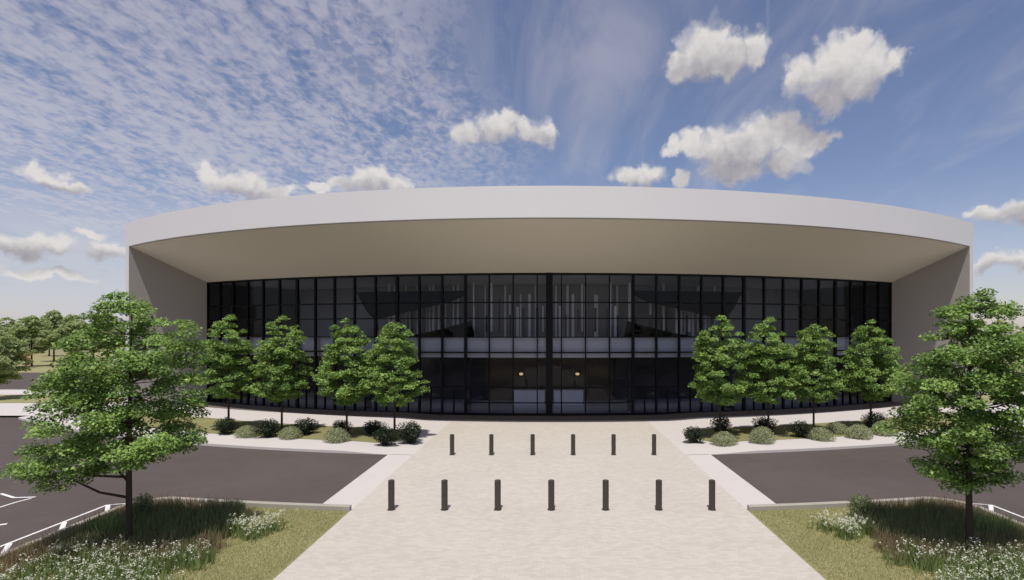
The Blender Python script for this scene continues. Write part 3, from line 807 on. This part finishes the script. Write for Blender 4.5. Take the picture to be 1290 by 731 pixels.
# far trees round the car park
far_half = [(400, 10), (412, 30), (425, 46), (440, 56), (455, 60), (470, 60), (486, 52), (500, 38), (510, 18)]
far_variants = []
for sd in (5, 17):
    rr = random.Random(sd)
    ol = [(yy, 497 - w * rr.uniform(0.85, 1.1), 497 + w * rr.uniform(0.85, 1.1)) for yy, w in far_half]
    far_variants.append(build_tree(sd, ol, 497, 548, 0.05, 95, 110, 0.28, 0.60, 1.0, 0.11, core=0.2, twigs=False))
far = [(-3, 44.0, 0.77, 'young leafy tree on the grass verge in front of the car park', 0), (40, 88.0, 1.12, 'tall leafy tree on the far verge beside the orange bush', 1)]
for k, (px, Y, s_, lab, vi) in enumerate(far):
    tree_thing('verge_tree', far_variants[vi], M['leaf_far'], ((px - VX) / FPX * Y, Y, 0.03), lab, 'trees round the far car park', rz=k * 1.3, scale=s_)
rr = random.Random(77)
for k, (px, Y) in enumerate(((92, 90), (68, 104), (118, 98), (62, 128), (8, 132), (135, 112), (-30, 105), (30, 150), (95, 155), (150, 140), (-70, 135), (1300, 118), (1345, 135), (1260, 150), (1400, 112), (1235, 168), (1330, 165))):
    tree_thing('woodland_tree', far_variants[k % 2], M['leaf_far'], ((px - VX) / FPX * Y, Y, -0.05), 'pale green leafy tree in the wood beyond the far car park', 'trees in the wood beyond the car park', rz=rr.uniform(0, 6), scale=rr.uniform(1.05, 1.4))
Y = 84.0
tree_thing('orange_bush', build_tree(41, [(436, 25, 31), (441, 22, 36), (448, 22, 37), (454, 25, 35)], 29, 459, Y / FPX, 16, 60, 0.28, 0.45, 1.0, 0.05, twigs=False), M['leaf_orange'], ((33 - VX) / FPX * Y, Y, 0.09), 'small orange leaved bush beside a tall tree past the car park', cat='bush')

# ------------------------------------------------------------------ shrubs in the beds
def shrub_mesh(seed, kind):
    rng = np.random.default_rng(seed)
    if kind == 'dark':      # upright, wider towards the top
        n = 2600; u = in_ball(rng, n); z = 0.45 + 0.45 * u[:, 2]
        wd = 0.36 + 0.20 * np.clip(z / 0.9, 0, 1)
        ang = np.arctan2(u[:, 1], u[:, 0]); lump = 1 + 0.22 * np.sin(ang * 3 + seed) + 0.12 * np.sin(ang * 5 + z * 7)
        p = np.stack([u[:, 0] * wd * 1.15 * lump, u[:, 1] * wd * 1.15 * lump, z + 0.06 * np.sin(ang * 4 + seed)], axis=1); sz = 0.085
    else:                   # low mound
        n = 4200; u = in_ball(rng, n); u[:, 2] = np.abs(u[:, 2])
        ang = np.arctan2(u[:, 1], u[:, 0]); lump = 1 + 0.07 * np.sin(ang * 4 + seed)
        p = np.stack([u[:, 0] * 0.66 * lump, u[:, 1] * 0.60 * lump, 0.04 + u[:, 2] * 0.62], axis=1); sz = 0.062
    outw = nrm(p - np.array([0, 0, 0.25])) * 0.7
    return quads_mesh('foliage', leaves(rng, p, sz, 0.6, 0.6, outw, 0.55), np.clip(rng.normal(0.5, 0.25, n), 0, 1))
def stems_mesh(seed, n, h, sp):
    rr = random.Random(seed); ch = []
    for k in range(n):
        a = rr.uniform(0, 6.28); d = rr.uniform(0.3, 1) * sp
        ch.append([((0.03 * math.cos(a), 0.03 * math.sin(a), -0.04), 0.012), ((d * 0.5 * math.cos(a), d * 0.5 * math.sin(a), h * 0.5), 0.009), ((d * math.cos(a), d * math.sin(a), h * 0.85), 0.004)])
    return tubes_mesh('stems', ch, 5)
shr = {k: [(shrub_mesh(s, k), stems_mesh(s, 7, 0.6, 0.3)) for s in (2, 6, 13)] for k in ('dark', 'sage')}
cnt = {}
def shrub(kind, px, py, scale, rank):
    X, Y = gp(px, py, 0.12)
    fo, st = shr[kind][int(px) % 3]
    lab = ('dark green upright shrub before the glass wall, %s of its kind from the walk' if kind == 'dark' else 'pale sage rounded shrub before the glass wall, %s of its kind from the walk') % rank
    t = tag(empty('dark_shrub' if kind == 'dark' else 'sage_shrub', (X, Y, zwalk(X, Y) + 0.03), px * 0.37), lab, 'shrub', 'shrubs in the planting beds'); q_ = random.Random(px); t.scale = (scale * q_.uniform(0.86, 1.16), scale * q_.uniform(0.86, 1.16), scale * q_.uniform(0.85, 1.2))
    tag(link('stems', st, M['bark'], t), kind='stuff'); tag(link('foliage', fo, M['shrub_dark'] if kind == 'dark' else M['shrub_sage'], t), kind='stuff')
rank = ['first', 'second', 'third', 'fourth', 'fifth', 'sixth', 'seventh']
def kinds(side, kind, lst):
    for k, (px, py, s_) in enumerate(sorted(lst, key=lambda q: abs(q[0] - VX))): shrub(kind, px, py, s_, rank[k])
kinds(-1, 'dark', [(517, 556, 1.0), (486, 559, 1.05), (471, 548, 0.95), (430, 548, 0.95), (385, 548, 0.98), (337, 551, 1.05), (284, 547, 1.08), ])
kinds(-1, 'sage', [(424, 556.5, 0.95), (366, 552, 1.0), (312, 550, 0.98)])
kinds(1, 'dark', [(874, 555, 1.0), (909, 548, 1.0), (963, 546, 1.0), (1009, 551, 1.05), (1102, 543, 1.05)])
kinds(1, 'sage', [(912, 558.5, 0.98), (960, 558, 1.05), (1033, 554, 1.0), (1054, 546, 1.02), (1082, 552, 1.02), (1114, 548, 1.05)])

# ------------------------------------------------------------------ grass and flowers on the islands
def blades(rng, base, h, w, lean, seg=1):
    """base (n,3): one narrow quad for each blade"""
    n = len(base); a = rng.uniform(0, 2 * math.pi, n); hh = h * rng.uniform(0.55, 1.25, n)
    d = np.stack([np.cos(a), np.sin(a), np.zeros(n)], 1); b = rng.uniform(0, 2 * math.pi, n)
    ln = np.stack([np.cos(b), np.sin(b), np.zeros(n)], 1) * (lean * hh * rng.uniform(0.2, 1, n))[:, None]
    top = base + ln + np.stack([np.zeros(n), np.zeros(n), hh], 1)
    wv = d * w * 0.5
    return np.stack([base - wv, base + wv, top + wv * 0.25, top - wv * 0.25], 1)
def inside_island(rng, n, x0, x1, y0, y1, marg=0.25):
    p = np.stack([rng.uniform(x0, x1, n), rng.uniform(y0, y1, n)], 1)
    lim = RC - np.sqrt((R_NEAR + marg) ** 2 - p[:, 0] ** 2)
    ok = (p[:, 1] < lim) & (p[:, 0] < IX1 - marg) & (p[:, 0] > IX0 + 0.02)
    cx, cy = IX1 - IR, RC - math.sqrt(R_NEAR ** 2 - (IX1 - IR) ** 2) - IR
    ok &= ~((p[:, 0] > cx) & (p[:, 1] > cy) & ((p[:, 0] - cx) ** 2 + (p[:, 1] - cy) ** 2 > (IR - marg) ** 2))
    return p[ok]
def xyz(p, s, z=LAWN_Z): return np.stack([p[:, 0] * s, p[:, 1], np.full(len(p), z)], 1)
for s in (-1, 1):
    rng = np.random.default_rng(100 + s)
    p = inside_island(rng, 95000, IX0, IX1, 9.5, 18.0, 0.19)
    tag(link('lawn_grass', quads_mesh('lawn_grass', blades(rng, xyz(p, s), 0.045, 0.012, 0.8), np.clip(rng.normal(0.5, 0.17, len(p)), 0, 1)), M['blade']),
        'short dry olive lawn grass on the island beside the walk', 'grass', kind='stuff')
    # meadow planting under the tree
    p = inside_island(rng, 12500, 8.6, 12.6, 12.6, 16.9, 0.5)
    f_ = np.hypot((p[:, 0] - 10.7) / 2.5, (p[:, 1] - 14.6) / 1.9) + 0.25 * np.sin(p[:, 0] * 3.1) * np.cos(p[:, 1] * 2.7)
    p = p[f_ < 1.0]
    tag(link('meadow_grass', quads_mesh('meadow_grass', blades(rng, xyz(p, s), 0.36, 0.022, 0.40), np.clip(rng.normal(0.35, 0.25, len(p)), 0, 1)), M['tall']),
        'tall dark green meadow grass round the tree trunk on the island', 'grass', kind='stuff')

def grass_clump(seed, n, h, sp, w=0.02, lean=0.5):
    rng = np.random.default_rng(seed)
    b = rng.normal(0, sp * 0.5, (n, 3)); b[:, 2] = 0
    return quads_mesh('blades', blades(rng, b, h, w, lean), np.clip(rng.normal(0.6, 0.25, n), 0, 1))
def flower_clump(seed, n, h, sp):
    rng = np.random.default_rng(seed)
    b = rng.normal(0, sp * 0.5, (n, 3)); b[:, 2] = 0
    q = blades(rng, b, h, 0.018, 0.35); tops = q[:, 2:].mean(1)
    st = quads_mesh('stems_and_leaves', np.concatenate([q, blades(rng, np.repeat(b, 2, 0) + rng.normal(0, 0.03, (2 * n, 3)) * [1, 1, 0], h * 0.7, 0.028, 0.6)]), np.clip(rng.normal(0.55, 0.25, 3 * n), 0, 1))
    pts = np.repeat(tops, 9, 0) + rng.normal(0, 0.022, (9 * n, 3))
    fl = quads_mesh('flower_heads', leaves(rng, pts, 0.040, 0.9, 0.6, None, 0.8), np.clip(rng.normal(0.6, 0.25, 9 * n), 0, 1))
    return st, fl
green = [grass_clump(k, 300, 0.46, 0.40) for k in (1, 2)]
flow = [flower_clump(k + 40, 46, 0.44, 0.42) for k in (1, 2, 3)]
bushy = shrub_mesh(90, 'dark'); bushy_st = stems_mesh(90, 6, 0.6, 0.25)
def stuffed(o): return tag(o, kind='stuff')
def clump(kind, s, x, y, k, lab, sc_=1.0):
    t = tag(empty({'green': 'ornamental_grass', 'flower': 'white_flower_clump'}[kind], (s * x, y, LAWN_Z), k * 1.7), lab, 'plant', {'green': 'green grass clumps', 'flower': 'white flower clumps'}[kind]); t.scale = (sc_,) * 3
    if kind == 'green': stuffed(link('blades', green[k % 2], M['stemm'], t))
    else: stuffed(link('stems', flow[k % 3][0], M['stemm'], t)); stuffed(link('flower_heads', flow[k % 3][1], M['petal'], t))
def two_mats(name, qa, ta, ma, qb, tb, mb):
    me = quads_mesh(name, np.concatenate([qa, qb]), np.concatenate([ta, tb])); me.materials.append(ma); me.materials.append(mb)
    me.polygons.foreach_set('material_index', np.concatenate([np.zeros(len(qa)), np.ones(len(qb))]).astype(np.int32)); return me
for s in (-1, 1):
    rng = np.random.default_rng(300 + s); cl = lambda n, m=0.55: np.clip(rng.normal(m, 0.25, n), 0, 1)
    # dry tan grass between the dark meadow and the flowers, and thin along the kerb
    p = inside_island(rng, 5200, 8.2, 13.1, 12.7, 13.9, 0.3)
    p = p[rng.uniform(0, 1, len(p)) < 0.55 + 0.45 * np.sin(p[:, 0] * 5.3) * np.cos(p[:, 1] * 4.1)]
    q = inside_island(rng, 2600, 11.6, 13.1, 10.5, 17.2, 0.3); q = np.concatenate([q, inside_island(rng, 1200, 9.6, 13.0, 15.9, 17.2, 0.3)])
    g = inside_island(rng, 3200, 8.6, 12.6, 12.9, 16.8, 0.45); g = g[np.hypot((g[:, 0] - 10.7) / 2.5, (g[:, 1] - 14.6) / 1.9) < 1]
    p = np.concatenate([p, q, g])
    tag(link('dry_grass', quads_mesh('dry_grass', blades(rng, xyz(p, s), 0.36, 0.016, 0.40), cl(len(p))), M['tan']), 'pinkish tan feathery dry grass between tall meadow grass and white flowers', 'grass', kind='stuff')
    # white flowers in front of the tree
    p = inside_island(rng, 900, 7.9, 11.9, 10.6, 13.1, 0.3)
    f_ = np.sin(p[:, 0] * 2.3 + 1) * np.cos(p[:, 1] * 2.9) + rng.normal(0, 0.35, len(p)) + 0.35 * (p[:, 0] < 11.6) - 1.5 * np.clip(9.0 - p[:, 0] - 0.9 * (13.1 - p[:, 1]) * 0.4, 0, 1); p = p[f_ > -0.25]
    b0 = xyz(p, s); st = blades(rng, b0, 0.42, 0.016, 0.30); tops = st[:, 2:].mean(1); n = len(p)
    lv = blades(rng, np.repeat(b0, 5, 0) + rng.normal(0, 0.07, (5 * n, 3)) * [1, 1, 0], 0.33, 0.026, 0.5)
    hd = leaves(rng, np.repeat(tops, 5, 0) + rng.normal(0, 0.024, (5 * n, 3)), 0.036, 0.9, 0.6, None, 0.8)
    qa = np.concatenate([st, lv])
    tag(link('flower_meadow', two_mats('flower_meadow', qa, cl(len(qa)), M['stemm'], hd, cl(len(hd), 0.65), M['petal'])), 'mass of small white flowers on green stems in front of the island tree', 'flowers', kind='stuff')
    rr = random.Random(5 + s)
    for k, (x, y, w) in enumerate(((11.75, 14.4, 'inner'), (12.2, 14.7, 'outer'))): clump('green', s, x, y, k, 'bright green tufted grass beside the tree trunk on the island, %s one of two' % w, rr.uniform(0.95, 1.1))
    for k, (x, y, w) in enumerate(((8.35, 14.75, 'closest to the tree'), (7.95, 14.45, 'in the middle'), (7.75, 14.95, 'closest to the walk'))): clump('flower', s, x, y, k, 'white flower clump on the lawn between tree and walk, %s of three' % w, rr.uniform(0.9, 1.05))
    px, py = (180, 655) if s < 0 else (1083, 655)
    X, Y = gp(px, py, LAWN_Z)
    t = tag(empty('leafy_sapling', (X, Y, LAWN_Z)), 'small leafy sapling just inside the kerb, ' + ('in line with the tree trunk' if s < 0 else 'well clear of the tree trunk'), 'plant'); t.scale = (0.55, 0.55, 0.85)
    stuffed(link('stems', bushy_st, M['bark'], t)); stuffed(link('foliage', bushy.copy(), M['tall'], t))
